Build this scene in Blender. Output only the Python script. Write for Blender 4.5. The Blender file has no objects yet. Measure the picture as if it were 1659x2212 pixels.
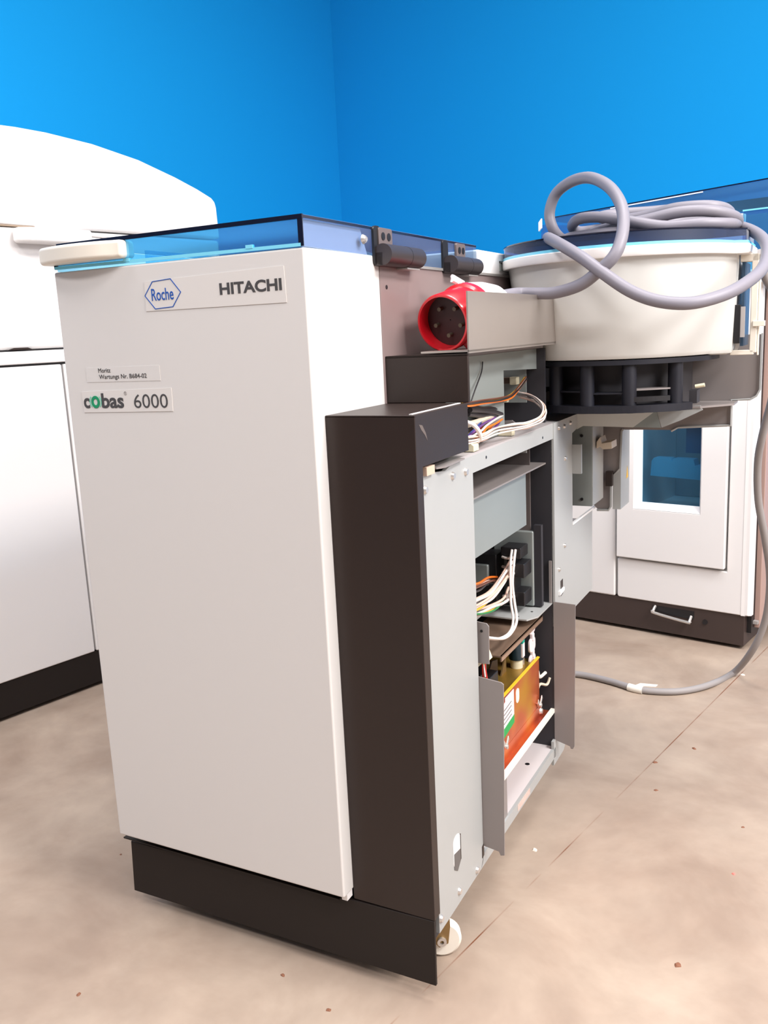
import bpy, bmesh, math, random
from mathutils import Vector, Matrix
random.seed(4)
S = 0.85                     # metres per measuring unit
YAW = math.radians(11.7)     # the near analyser stands turned against the room
FL = 0.160                   # floor lies this far under the analyser's own zero
scene = bpy.context.scene
COL = scene.collection
PI = math.pi

# ------------------------------------------------------------------ materials
def lin(c):
    return tuple(((x/255)/12.92 if x/255 <= .04045 else ((x/255+.055)/1.055)**2.4) for x in c)
def nodes(name):
    m = bpy.data.materials.new(name); m.use_nodes = True
    nt = m.node_tree; return m, nt, nt.nodes['Principled BSDF']
def mat(name, c, rough=.5, metal=0.0, spec=.5, noise=0.0, nscale=60, bump=0.0, coat=0.0, aniso=0.0):
    m, nt, b = nodes(name)
    col = (*lin(c), 1)
    b.inputs['Base Color'].default_value = col
    b.inputs['Roughness'].default_value = rough
    b.inputs['Metallic'].default_value = metal
    b.inputs['Specular IOR Level'].default_value = spec
    if coat: b.inputs['Coat Weight'].default_value = coat; b.inputs['Coat Roughness'].default_value = .08
    if noise or bump:
        tc = nt.nodes.new('ShaderNodeTexCoord'); n = nt.nodes.new('ShaderNodeTexNoise')
        n.inputs['Scale'].default_value = nscale; n.inputs['Detail'].default_value = 4
        nt.links.new(tc.outputs['Object'], n.inputs['Vector'])
        if noise:
            r = nt.nodes.new('ShaderNodeMapRange'); r.inputs[3].default_value = 1-noise; r.inputs[4].default_value = 1+noise
            mx = nt.nodes.new('ShaderNodeMix'); mx.data_type = 'RGBA'; mx.blend_type = 'MULTIPLY'; mx.inputs[0].default_value = 1
            mx.inputs[6].default_value = col
            nt.links.new(n.outputs['Fac'], r.inputs[0]); nt.links.new(r.outputs[0], mx.inputs[7]); nt.links.new(mx.outputs[2], b.inputs['Base Color'])
        if bump:
            bp = nt.nodes.new('ShaderNodeBump'); bp.inputs['Strength'].default_value = bump; bp.inputs['Distance'].default_value = .001
            nt.links.new(n.outputs['Fac'], bp.inputs['Height']); nt.links.new(bp.outputs[0], b.inputs['Normal'])
    return m
def clear(name, tint, rough=.03, gloss=1.0, haze=0.0, hazec=(200, 220, 240)):
    m = bpy.data.materials.new(name); m.use_nodes = True; nt = m.node_tree; nt.nodes.clear()
    out = nt.nodes.new('ShaderNodeOutputMaterial'); tr = nt.nodes.new('ShaderNodeBsdfTransparent'); gl = nt.nodes.new('ShaderNodeBsdfGlossy')
    fr = nt.nodes.new('ShaderNodeFresnel'); fr.inputs[0].default_value = 1.5; ge = nt.nodes.new('ShaderNodeNewGeometry'); iv = nt.nodes.new('ShaderNodeMath'); iv.operation = 'SUBTRACT'; iv.inputs[0].default_value = 1; m3 = nt.nodes.new('ShaderNodeMath'); m3.operation = 'MULTIPLY'; mu = nt.nodes.new('ShaderNodeMath'); mu.operation = 'MULTIPLY'; mu.inputs[1].default_value = gloss
    df = nt.nodes.new('ShaderNodeBsdfDiffuse'); df.inputs[0].default_value = (*lin(hazec), 1)
    m0 = nt.nodes.new('ShaderNodeMixShader'); m0.inputs[0].default_value = haze
    mx = nt.nodes.new('ShaderNodeMixShader')
    tr.inputs[0].default_value = (*[x**.5 for x in lin(tint)], 1)   # a pane is crossed by two faces; gl.inputs['Roughness'].default_value = rough
    nt.links.new(tr.outputs[0], m0.inputs[1]); nt.links.new(df.outputs[0], m0.inputs[2])
    nt.links.new(fr.outputs[0], mu.inputs[0]); nt.links.new(ge.outputs['Backfacing'], iv.inputs[1]); nt.links.new(mu.outputs[0], m3.inputs[0]); nt.links.new(iv.outputs[0], m3.inputs[1]); nt.links.new(m3.outputs[0], mx.inputs[0])
    nt.links.new(m0.outputs[0], mx.inputs[1]); nt.links.new(gl.outputs[0], mx.inputs[2]); nt.links.new(mx.outputs[0], out.inputs[0])
    return m

WHITE = mat('cream_white_coated_steel', (211, 208, 205), .45, spec=.35, bump=.03, nscale=900)
WHITE2 = mat('bright_white_moulding', (236, 234, 233), .35, spec=.4)
IVORY = mat('ivory_plastic', (226, 219, 206), .42, spec=.4, noise=.02, nscale=9)
TUBM = mat('warm_white_tub', (208, 209, 206), .38, spec=.45, noise=.025, nscale=7)
BROWN = mat('umber_coated_steel', (46, 37, 34), .36, spec=.28, noise=.05, nscale=500, bump=.06)
BROWN_LIT = mat('umber_panel_lit', (132, 115, 113), .33, spec=.65, noise=.03, nscale=14)  # same umber paint, lightened for the light its side panel reflects
PLINTH = mat('dark_plinth', (34, 28, 26), .5, spec=.25, noise=.04, nscale=300)
GALV = mat('pale_grey_sheet', (166, 168, 167), .42, metal=.05, spec=.5, noise=.02, nscale=12)
GALVD = mat('grey_green_sheet', (148, 155, 153), .4, metal=.35, noise=.04, nscale=12)
TAUPE = mat('taupe_sheet', (138, 131, 129), .42, metal=.1, noise=.04, nscale=12)
STEEL = mat('brushed_band', (178, 170, 164), .36, metal=.75, noise=.05, nscale=10)
CHROME = mat('bright_zinc', (214, 210, 206), .34, metal=.75)
BLACK = mat('black_plastic', (26, 25, 28), .42, spec=.5)
HINGE = mat('hinge_plastic', (52, 45, 46), .42, spec=.5, noise=.06, nscale=200)
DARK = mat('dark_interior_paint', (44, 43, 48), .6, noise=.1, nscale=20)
DISK = mat('dark_navy_moulding', (24, 25, 34), .5, spec=.4, noise=.08, nscale=20)
RED = mat('red_plug', (204, 22, 36), .28, spec=.5, coat=.3)
REDD = mat('dark_red_insert', (48, 12, 16), .5)
GREY = mat('cable_grey', (126, 123, 132), .45, spec=.35)
GREYF = mat('floor_cable_grey', (150, 145, 144), .5, spec=.3)
PLUGW = mat('plug_pale_grey', (222, 218, 220), .4)
TAPE = mat('white_tape', (235, 230, 220), .4)
LABELM = mat('matt_label_film', (214, 210, 206), .38, spec=.4)
BLUEI = mat('blue_ink', (30, 82, 165), .5)
GREYI = mat('dark_grey_ink', (70, 68, 68), .5)
GREENI = mat('green_ink', (18, 138, 92), .5)
GREENL = mat('light_green_ink', (120, 196, 172), .5)
PALEI = mat('pale_grey_ink', (165, 160, 158), .5)
CREAMC = mat('cream_connector', (214, 208, 180), .45)
WIREW = mat('white_wire', (226, 216, 210), .4)
SLEEVE = mat('cream_sleeve', (206, 192, 172), .5)
WIRES = {k: mat('wire_'+k, c, .42) for k, c in dict(white=(226, 216, 210), yellow=(222, 178, 40), orange=(226, 112, 30), red=(190, 40, 34), green=(34, 120, 62), blue=(46, 62, 128), black=(34, 30, 32), brown=(96, 52, 34), purple=(96, 54, 120), pink=(218, 184, 168), grey=(120, 116, 116)).items()}
TEAL = mat('teal_sleeve', (10, 40, 52), .3)
TEALB = mat('teal_band', (30, 160, 140), .4)
YELLOW = mat('yellow_label', (228, 180, 40), .5)
LGREEN = mat('label_green', (28, 150, 74), .5)
PAPER = mat('label_paper', (226, 214, 216), .5)
NYLON = mat('white_nylon', (232, 226, 214), .4)
ZINC = mat('yellow_zinc_fork', (150, 124, 84), .4, metal=.7)
CYAN = mat('cyan_tray', (150, 215, 236), .4)

# passivated gold / rainbow zinc plate
GOLD, nt, b = nodes('rainbow_zinc_plate')
tc = nt.nodes.new('ShaderNodeTexCoord'); n = nt.nodes.new('ShaderNodeTexNoise'); n.inputs['Scale'].default_value = 9
n.inputs['Detail'].default_value = 2; nt.links.new(tc.outputs['Object'], n.inputs['Vector'])
cr = nt.nodes.new('ShaderNodeValToRGB'); e = cr.color_ramp
e.elements[0].position = .3; e.elements[0].color = (*lin((150, 60, 50)), 1); e.elements[1].position = .72; e.elements[1].color = (*lin((220, 170, 50)), 1)
q = e.elements.new(.5); q.color = (*lin((214, 112, 66)), 1)
nt.links.new(n.outputs['Fac'], cr.inputs[0]); nt.links.new(cr.outputs[0], b.inputs['Base Color'])
b.inputs['Metallic'].default_value = .7; b.inputs['Roughness'].default_value = .35
OLIVE = mat('olive_zinc', (176, 140, 66), .35, metal=.7, noise=.25, nscale=25)

LIDF = clear('clear_blue_acrylic', (150, 216, 242), .02, .9, .06, (120, 200, 240))
LIDC = clear('clear_blue_acrylic_top', (120, 190, 225), .03, .8, .05, (110, 190, 235))
LIDS = clear('clear_pale_blue_acrylic', (184, 206, 226), .03, 1.3, .02, (180, 190, 220))
LIDT = clear('smoke_blue_acrylic', (84, 128, 186), .03, 1.0, .12, (60, 96, 160))
HOOD = clear('deep_blue_acrylic', (128, 200, 230), .03, 1.0, .10, (60, 150, 205))
WIN = clear('blue_window_glass', (134, 190, 214), .02, 1.0, .06, (30, 90, 135))
EDGE = mat('dark_acrylic_edge', (14, 22, 44), .15, spec=.6)
EDGEC = mat('cyan_acrylic_edge', (128, 214, 240), .2, spec=.5)

# blue wall paint
def wallmat(name, c):
    return mat(name, c, .75, spec=.12, noise=.012, nscale=1.1)
WALL = wallmat('azure_wall_paint', (20, 156, 224))
CEIL = mat('grey_ceiling', (176, 172, 168), .9)
BRIGHT = mat('white_plaster', (232, 226, 222), .85)
PLAIN = mat('grey_plaster', (84, 78, 76), .85)

# worn floor: mottled beige lino with seam lines and scuffs
FLOOR, nt, b = nodes('worn_beige_lino')
N = nt.nodes.new; L = nt.links.new
tc = N('ShaderNodeTexCoord')
n1 = N('ShaderNodeTexNoise'); n1.inputs['Scale'].default_value = 3.2; n1.inputs['Detail'].default_value = 6; n1.inputs['Roughness'].default_value = .6; n1.inputs['Distortion'].default_value = .4
n2 = N('ShaderNodeTexNoise'); n2.inputs['Scale'].default_value = 17; n2.inputs['Detail'].default_value = 5
L(tc.outputs['Object'], n1.inputs['Vector']); L(tc.outputs['Object'], n2.inputs['Vector'])
cr = N('ShaderNodeValToRGB'); e = cr.color_ramp
e.elements[0].position = .34; e.elements[0].color = (*lin((148, 129, 114)), 1)
e.elements[1].position = .66; e.elements[1].color = (*lin((176, 159, 143)), 1)
L(n1.outputs['Fac'], cr.inputs[0])
mp = N('ShaderNodeMapRange'); mp.inputs[1].default_value = .3; mp.inputs[2].default_value = .7; mp.inputs[3].default_value = .93; mp.inputs[4].default_value = 1.05
L(n2.outputs['Fac'], mp.inputs[0])
mx = N('ShaderNodeMix'); mx.data_type = 'RGBA'; mx.blend_type = 'MULTIPLY'; mx.inputs[0].default_value = 1
L(cr.outputs[0], mx.inputs[6]); L(mp.outputs[0], mx.inputs[7])
# seams every 1.2 m along room y
sp = N('ShaderNodeSeparateXYZ'); L(tc.outputs['Object'], sp.inputs[0])
a = N('ShaderNodeMath'); a.operation = 'SUBTRACT'; a.inputs[1].default_value = 0.0881; L(sp.outputs['X'], a.inputs[0])
m1 = N('ShaderNodeMath'); m1.operation = 'MODULO'; m1.inputs[1].default_value = 2.0; L(a.outputs[0], m1.inputs[0])
ab = N('ShaderNodeMath'); ab.operation = 'ABSOLUTE'; L(m1.outputs[0], ab.inputs[0])
lt = N('ShaderNodeMath'); lt.operation = 'LESS_THAN'; lt.inputs[1].default_value = .0011; L(ab.outputs[0], lt.inputs[0])
n3 = N('ShaderNodeTexNoise'); n3.inputs['Scale'].default_value = 6; L(tc.outputs['Object'], n3.inputs['Vector'])
g3 = N('ShaderNodeMapRange'); g3.inputs[1].default_value = .42; g3.inputs[2].default_value = .58; L(n3.outputs['Fac'], g3.inputs[0])
ml = N('ShaderNodeMath'); ml.operation = 'MULTIPLY'; L(lt.outputs[0], ml.inputs[0]); L(g3.outputs[0], ml.inputs[1])
mx2 = N('ShaderNodeMix'); mx2.data_type = 'RGBA'; mx2.inputs[7].default_value = (*lin((120, 76, 54)), 1)
L(ml.outputs[0], mx2.inputs[0]); L(mx.outputs[2], mx2.inputs[6]); L(mx2.outputs[2], b.inputs['Base Color'])
b.inputs['Roughness'].default_value = .55; b.inputs['Specular IOR Level'].default_value = .35
bp = N('ShaderNodeBump'); bp.inputs['Strength'].default_value = .12; bp.inputs['Distance'].default_value = .004
L(n2.outputs['Fac'], bp.inputs['Height']); L(bp.outputs[0], b.inputs['Normal'])

# ------------------------------------------------------------------ geometry helpers (units, scaled by S on build)
class MB:
    def __init__(s): s.bm = bmesh.new()
    def box(s, x0, x1, y0, y1, z0, z1):
        x0, x1 = sorted((x0, x1)); y0, y1 = sorted((y0, y1)); z0, z1 = sorted((z0, z1))
        v = [s.bm.verts.new(p) for p in ((x0,y0,z0),(x1,y0,z0),(x1,y1,z0),(x0,y1,z0),(x0,y0,z1),(x1,y0,z1),(x1,y1,z1),(x0,y1,z1))]
        for f in ((3,2,1,0),(4,5,6,7),(0,1,5,4),(1,2,6,5),(2,3,7,6),(3,0,4,7)): s.bm.faces.new([v[i] for i in f])
        return s
    def prism(s, poly, ax, a, b):
        """poly: 2-D outline in the two other axes (cyclic order of names), extruded along ax from a to b"""
        def mk(p, t):
            return {'x': (t, p[0], p[1]), 'y': (p[0], t, p[1]), 'z': (p[0], p[1], t)}[ax]
        A = [s.bm.verts.new(mk(p, a)) for p in poly]; B = [s.bm.verts.new(mk(p, b)) for p in poly]
        n = len(poly)
        fs = [s.bm.faces.new(A[::-1]), s.bm.faces.new(B)]
        for i in range(n): fs.append(s.bm.faces.new((A[i], A[(i+1) % n], B[(i+1) % n], B[i])))
        bmesh.ops.recalc_face_normals(s.bm, faces=fs)
        return s
    def ring(s, outer, inner, ax, a, b):
        """plate with a hole: outer and inner outlines must be convex-ish; bridged through equal point counts"""
        def mk(p, t): return {'x': (t, p[0], p[1]), 'y': (p[0], t, p[1]), 'z': (p[0], p[1], t)}[ax]
        n = len(outer); fs = []
        V = [[s.bm.verts.new(mk(p, t)) for p in L_] for L_, t in ((outer, a), (inner, a), (outer, b), (inner, b))]
        for i in range(n):
            j = (i+1) % n
            for q in ((V[0][i], V[0][j], V[1][j], V[1][i]), (V[2][i], V[3][i], V[3][j], V[2][j]), (V[0][i], V[2][i], V[2][j], V[0][j]), (V[1][i], V[1][j], V[3][j], V[3][i])):
                fs.append(s.bm.faces.new(q))
        bmesh.ops.recalc_face_normals(s.bm, faces=fs); return s
    def frustum(s, c0, r0, c1, r1, seg=24, caps=True):
        c0, c1 = Vector(c0), Vector(c1); d = (c1-c0).normalized()
        u = d.orthogonal().normalized(); w = d.cross(u)
        R0 = [s.bm.verts.new(c0+r0*(math.cos(2*PI*i/seg)*u+math.sin(2*PI*i/seg)*w)) for i in range(seg)]
        R1 = [s.bm.verts.new(c1+r1*(math.cos(2*PI*i/seg)*u+math.sin(2*PI*i/seg)*w)) for i in range(seg)]
        fs = [s.bm.faces.new((R0[i], R0[(i+1) % seg], R1[(i+1) % seg], R1[i])) for i in range(seg)]
        if caps: fs += [s.bm.faces.new(R0[::-1]), s.bm.faces.new(R1)]
        bmesh.ops.recalc_face_normals(s.bm, faces=fs) if caps else None
        return s
    def cyl(s, c0, c1, r, seg=24): return s.frustum(c0, r, c1, r, seg)
    def revolve(s, c, d, prof, seg=36, closed=True):
        """prof: list of (t along d, radius) revolved about the axis through c"""
        c = Vector(c); d = Vector(d).normalized(); u = d.orthogonal().normalized(); w = d.cross(u)
        R = [[s.bm.verts.new(c+d*t+r*(math.cos(2*PI*i/seg)*u+math.sin(2*PI*i/seg)*w)) for i in range(seg)] for t, r in prof]
        fs = []
        m = len(prof)
        for k in range(m if closed else m-1):
            P_, Q_ = R[k], R[(k+1) % m]
            for i in range(seg): fs.append(s.bm.faces.new((P_[i], P_[(i+1) % seg], Q_[(i+1) % seg], Q_[i])))
        bmesh.ops.recalc_face_normals(s.bm, faces=fs)
        return s
    def tube(s, pts, r, seg=8, sub=6, smooth=True):
        P_ = [Vector(p) for p in pts]
        if smooth and len(P_) > 2:
            Q = []
            E_ = [P_[0]*2-P_[1]]+P_+[P_[-1]*2-P_[-2]]
            for i in range(1, len(E_)-2):
                p0, p1, p2, p3 = E_[i-1:i+3]
                for k in range(sub):
                    t = k/sub
                    Q.append(.5*((2*p1)+(p2-p0)*t+(2*p0-5*p1+4*p2-p3)*t*t+(3*p1-p0-3*p2+p3)*t**3))
            Q.append(P_[-1]); P_ = Q
        T = [(P_[min(i+1, len(P_)-1)]-P_[max(i-1, 0)]).normalized() for i in range(len(P_))]
        u = T[0].orthogonal().normalized(); prev = None; fs = []
        for p, t in zip(P_, T):
            u = (u-t*u.dot(t)).normalized(); w = t.cross(u)
            R = [s.bm.verts.new(p+r*(math.cos(2*PI*i/seg)*u+math.sin(2*PI*i/seg)*w)) for i in range(seg)]
            if prev:
                for i in range(seg): fs.append(s.bm.faces.new((prev[i], prev[(i+1) % seg], R[(i+1) % seg], R[i])))
            else: fs.append(s.bm.faces.new(R[::-1]))
            prev = R
        fs.append(s.bm.faces.new(prev)); return s
    def build(s, name, m, parent=None, bevel=0, smooth=False, seg=2, xf=None):
        if xf is not None: s.bm.transform(xf)
        s.bm.transform(Matrix.Scale(S, 4))
        if smooth:
            for f in s.bm.faces: f.smooth = True
        me = bpy.data.meshes.new(name); s.bm.to_mesh(me); s.bm.free(); me.materials.append(m)
        o = bpy.data.objects.new(name, me); COL.objects.link(o)
        if parent is not None: o.parent = parent
        if bevel:
            b_ = o.modifiers.new('bevel', 'BEVEL'); b_.width = bevel*S; b_.segments = seg; b_.limit_method = 'ANGLE'; b_.angle_limit = math.radians(30)
            for p in me.polygons: p.use_smooth = True
            try: b_.harden_normals = True
            except Exception: pass
        elif smooth:
            md = o.modifiers.new('edges', 'EDGE_SPLIT'); md.split_angle = math.radians(38)
        return o
def box(*a): return MB().box(*a)
def thing(name, label, cat, loc=(0,0,0), rz=0, group=None):
    o = bpy.data.objects.new(name, None); COL.objects.link(o); o.empty_display_size = .05
    o.location = Vector(loc)*S; o.rotation_euler = (0, 0, rz); o['label'] = label; o['category'] = cat
    if group: o['group'] = group
    return o
def tag(o, label, cat, group=None):
    o['label'] = label; o['category'] = cat
    if group: o['group'] = group
    return o
def copy_part(o, loc):
    c = o.copy(); COL.objects.link(c); c.parent = o.parent; c.location = Vector(loc)*S; return c
def rounded(x0, x1, y0, y1, r, n=4):
    P_ = []
    for cx, cy, a0 in ((x1-r, y1-r, 0), (x0+r, y1-r, 90), (x0+r, y0+r, 180), (x1-r, y0+r, 270)):
        for k in range(n+1):
            t = math.radians(a0+90*k/n); P_.append((cx+r*math.cos(t), cy+r*math.sin(t)))
    return P_
def text(name, body, m, parent, x, y, z, h, w=None, bold=0.0, shear=0.0, spacing=1.0):
    """flat lettering on a wall of constant y, reading along +x; (x, z) lower left, h cap height, w full width"""
    cu = bpy.data.curves.new(name, 'FONT'); cu.body = body; cu.offset = bold; cu.extrude = .002; cu.space_character = spacing; cu.shear = shear; cu.resolution_u = 4
    t = bpy.data.objects.new('tmp', cu); COL.objects.link(t)
    dg = bpy.context.evaluated_depsgraph_get(); me = bpy.data.meshes.new_from_object(t.evaluated_get(dg))
    bpy.data.objects.remove(t); me.materials.clear()
    xs = [v.co.x for v in me.vertices]; ys = [v.co.y for v in me.vertices]
    x0, x1 = min(xs), max(xs); H = .73
    sy = h/H; sx = (w/(x1-x0)) if w else sy
    for v in me.vertices:
        v.co = Vector(((x+(v.co.x-x0)*sx)*S, (y-v.co.z*.1)*S, (z+v.co.y*sy)*S))
    me.materials.append(m); o = bpy.data.objects.new(name, me); COL.objects.link(o); o.parent = parent; return o

# ------------------------------------------------------------------ the room
XL, YB, XR, YF, ZC = -2.651, 3.108, 3.6, -3.2, 3.7
def struct(name, mb, m):
    o = mb.build(name, m); o['kind'] = 'structure'; return o
struct('floor', box(XL-.1, XR+.1, YF-.1, YB+.1, -.06, 0), FLOOR)
struct('ceiling', box(XL-.1, XR+.1, YF-.1, YB+.1, ZC, ZC+.06), CEIL)
struct('wall_left', box(XL-.1, XL, YF, YB+.1, 0, ZC), WALL)
struct('wall_back', box(XL, 1.0, YB, YB+.1, 0, ZC), WALL)
struct('wall_far', box(1.0, XR+.1, YB, YB+.1, 0, ZC), BRIGHT)
struct('wall_right', box(XR, XR+.1, YF-.1, YB, 0, ZC), BRIGHT)
struct('wall_front', box(XL-.1, XR, YF-.1, YF, 0, ZC), PLAIN)

# ------------------------------------------------------------------ near analyser (turned by YAW); its frame is lifted by FL
UP = Matrix.Translation((0, 0, FL))
A = thing('laboratory_analyzer', 'near white and brown laboratory analyzer with opened right side, blue lid and round tub', 'analyzer', (0, 0, 0), YAW)
def P(name, mb, m, parent=A, **k): return mb.build(name, m, parent, xf=UP, **k)
def screw(mb, x, y, z, d='x', r=.0055, h=.003):
    e_ = {'x': (h, 0, 0), 'y': (0, -h, 0), 'z': (0, 0, h)}[d]
    mb.frustum((x, y, z), r, (x+e_[0], y+e_[1], z+e_[2]), r*.7, 12)

# white front cover: one folded sheet, front + right return + left side
fp = MB(); fp.prism([(-.477, 0), (0, 0), (0, .223), (-.012, .223), (-.012, .02), (-.465, .02), (-.465, .9), (-.477, .9)], 'z', 0, 1)
front = P('front_cover', fp, WHITE, bevel=.0035, seg=3)
# folded lower edge strip and the sliver behind the corner
P('inner_frame_strip', box(-.012, -.002, .012, .0285, -.012, .05), WHITE2)
# top deck under the lid
P('top_deck', box(-.465, -.012, .004, .225, .982, .992), WHITE2)
P('sample_well', box(-.46, -.014, .225, .64, .962, .970), DARK)
P('sample_rail', box(-.10, -.04, .24, .60, .970, .998), mat('teal_slate', (70, 104, 116), .3), bevel=.003)
P('sample_arm', MB().tube([(-.02, .26, 1.002), (-.10, .34, 1.022), (-.14, .40, 1.03)], .003, 8, 3), CHROME, smooth=True)
P('sample_arm', MB().tube([(-.02, .40, 1.006), (-.12, .52, 1.03)], .003, 8, 3), CHROME, smooth=True)
P('rear_top_block', MB().prism([(-.40, .66), (.0, .66), (.0, .92), (-.40, .92)], 'z', .99, 1.036), WHITE2, bevel=.004)
rb = P('recess_grille', box(-.002, .0022, .78, .862, .998, 1.016), GALVD); P('recess_shadow_slot', box(0, .003, .78, .862, 1.014, 1.019), BLACK)
# brown side panel beside the lid end
bs = MB().prism([(.2235, .7665), (.70, .8425), (1.0, .8425), (1.0, .988), (.2235, .988)], 'x', -.012, 0)
side = P('brown_side_panel', box(-.012, 0, .2235, 1.0, .76, .988), BROWN_LIT, bevel=.0015)
P('panel_hole', MB().cyl((-.001, .245, .952), (.0006, .245, .952), .0035, 12), BLACK, side)
P('panel_top_strip', box(-.014, .003, .235, .9, .9865, .991), CHROME)
# stepped box under the ledge (its front face and thin top)
lb = MB(); lb.box(0, .144, .228, .236, .766, .842); lb.box(0, .144, .228, .62, .837, .842)
P('step_box', lb, BROWN, bevel=.0012)
# dark column: front face, narrow right return, cap box
cm = MB(); cm.prism([(0.0005, .0285), (.144, .0285), (.144, .050), (.138, .050), (.138, .034), (.0005, .034)], 'z', -.0175, .7655)
P('dark_column', cm, BROWN, bevel=.001)
cap = MB(); cap.box(0.0005, .144, .0285, .225, .762, .766); cap.box(.138, .1441, .030, .2235, .691, .7655)
cp = P('column_cap', cap, BROWN, bevel=.001)
P('cap_highlight_line', MB().prism([(.1325, .035), (.1370, .035), (.1370, .212), (.1325, .212)], 'z', .7662, .7672), mat('highlight_white', (226, 218, 216), .4), cp)  # thin white strip painted in as the highlight along the cap edge
sc = MB(); sc.prism([(.041, .752), (.052, .750), (.063, .738), (.068, .726), (.060, .735), (.048, .744)], 'x', .1441, .1444)
P('scuff_mark', sc, mat('scuff', (96, 86, 82), .5), cp)
# plinth skirt
sk = MB(); sk.prism([(-.4785, -.030), (.1435, -.0175), (.1425, -.1315), (-.484, -.1342)], 'y', .0270, .0325)
P('plinth_skirt', sk, PLINTH, bevel=.0008)
lip = MB(); lip.prism([(-.4830, .0145), (-.02, .0145), (-.02, .03), (-.4825, .03)], 'z', -.0178, -.0155)
P('plinth_lip', lip, PLINTH)
P('lip_end_tab', MB().prism([(-.478, .024), (-.445, .024), (-.448, .04), (-.474, .04)], 'z', -.0215, -.0182), TAUPE)
# body core closing the cabinet behind the covers (leaves the side bay open)
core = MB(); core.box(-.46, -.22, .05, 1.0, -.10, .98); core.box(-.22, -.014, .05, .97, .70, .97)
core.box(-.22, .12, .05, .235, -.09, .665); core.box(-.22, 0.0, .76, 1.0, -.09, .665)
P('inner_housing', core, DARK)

# ---- lid
LX0, LX1, LY1, LZ0, LZ1 = -.474, 0.0, .646, 1.001, 1.043
lid = P('lid_top', MB().prism([(-.464, .001), (.0, .001), (.0, LY1), (-.464, LY1)], 'z', LZ1-.004, LZ1), LIDC, bevel=.0008)
P('lid_front_glass', MB().prism([(LX0, LZ0+.004), (-.0055, LZ0+.001), (-.0055, LZ1-.004), (-.463, LZ1-.004)], 'y', .0005, .0055), LIDF, lid)
P('lid_front_edge_strip', MB().prism([(LX0, LZ0+.003), (-.004, LZ0), (-.004, LZ0+.0045), (LX0+.001, LZ0+.0075)], 'y', -.0004, .0055), EDGEC, lid)
P('lid_top_edge', MB().box(-.464, .0005, -.0006, .0030, LZ1-.0058, LZ1+.0004), EDGE, lid)
P('lid_side_glass', MB().prism([(.001, LZ0), (.222, LZ0-.002), (.222, LZ0-.012), (LY1, LZ0-.010), (LY1, LZ1-.004), (.001, LZ1-.004)], 'x', -.005, 0), LIDS, lid)
P('lid_side_top_edge', MB().box(-.0006, .0006, .001, LY1, LZ1-.0045, LZ1-.0008), EDGE, lid)
P('lid_corner_edge', MB().box(-.0075, .0006, -.0003, .0012, LZ0, LZ1-.004), EDGE, lid)
P('lid_left_edge', MB().box(LX0-.0003, LX0+.0035, -.0002, .0052, LZ0+.005, LZ1-.014), EDGE, lid)
P('lid_rear_glass', MB().box(LX0+.006, -.005, LY1-.006, LY1-.001, LZ0-.006, LZ1-.004), LIDS, lid)
P('lid_left_glass', MB().box(LX0, LX0+.004, .006, LY1-.006, LZ0, LZ1-.004), LIDF, lid)
P('lid_rib', MB().box(-.30, -.296, .02, .6, LZ0+.001, LZ0+.02), LIDF, lid)
P('lid_side_reflection', MB().prism([(.006, LZ0+.001), (.196, LZ0-.001), (.176, LZ1-.005), (.006, LZ1-.005)], 'x', -.0085, -.0062), mat('lavender_reflection', (214, 210, 228), .4), lid)  # lavender plate stands in for the reflection on the lid side
for xx in (-.32, -.09):
    P('lid_clip', MB().box(xx-.006, xx+.006, -.001, .004, LZ0+.004, LZ0+.009), EDGEC, lid)
hd = MB(); hp = []
for k in range(13):
    t = k/12; hp.append((-.490+.172*t, -.012-.018*math.sin(PI*min(1, t*1.05+.02))**.6))
hp += [(-.318, .02), (-.488, .02)]
hd.prism(hp, 'z', 1.0105, 1.0375)
P('lid_handle', hd, IVORY, lid, bevel=.006, seg=4)

# ---- hinges on the lid side
def hinge(y0, y1, yt0, yt1, z, r):
    h = MB(); h.cyl((.016, y0, z), (.016, y1, z), r, 28)
    h.box(.0, .016, y0, y1-.004, z-r, z+r*.2)
    o = P('lid_hinge', h, HINGE, smooth=True)
    P('hinge_groove', MB().cyl((.016, y0+(y1-y0)*.6, z), (.016, y0+(y1-y0)*.6+.0014, z), r*1.015, 28), BLACK, o, smooth=True)
    t = MB(); t.prism(rounded(yt0, yt1, z+r*.5, z+r+.026, .004), 'x', .0008, .006)
    tp = P('hinge_plate', t, mat('hinge_plate_grey', (112, 100, 98), .45, metal=.2), o, bevel=.0006)
    for f in (.3, .72):
        yy = yt0+(yt1-yt0)*f
        P('plate_hole', MB().cyl((.0055, yy, z+r+.013), (.0068, yy, z+r+.013), .0062, 16), BLACK, tp)
    P('hinge_cheek', MB().prism(rounded(y0-.004, y0+.02, z-r, z+r+.028, .008), 'x', 0, .004), BLACK, o)
    P('hinge_foot', MB().box(.0, .02, y1-.05, y1-.002, z-r-.003, z-r-.0005), CHROME, o)
hinge(.205, .335, .215, .262, 1.000, .0165)
hinge(.475, .605, .532, .575, .998, .0155)
for y_, z_ in ((.168, 1.021), (.357, 1.007)):
    s_ = MB(); s_.cyl((.0, y_, z_), (.009, y_, z_), .0035, 12); s_.frustum((.003, y_, z_), .0075, (.007, y_, z_), .0055, 14); P('lid_bolt', s_, CHROME, smooth=True)

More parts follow.
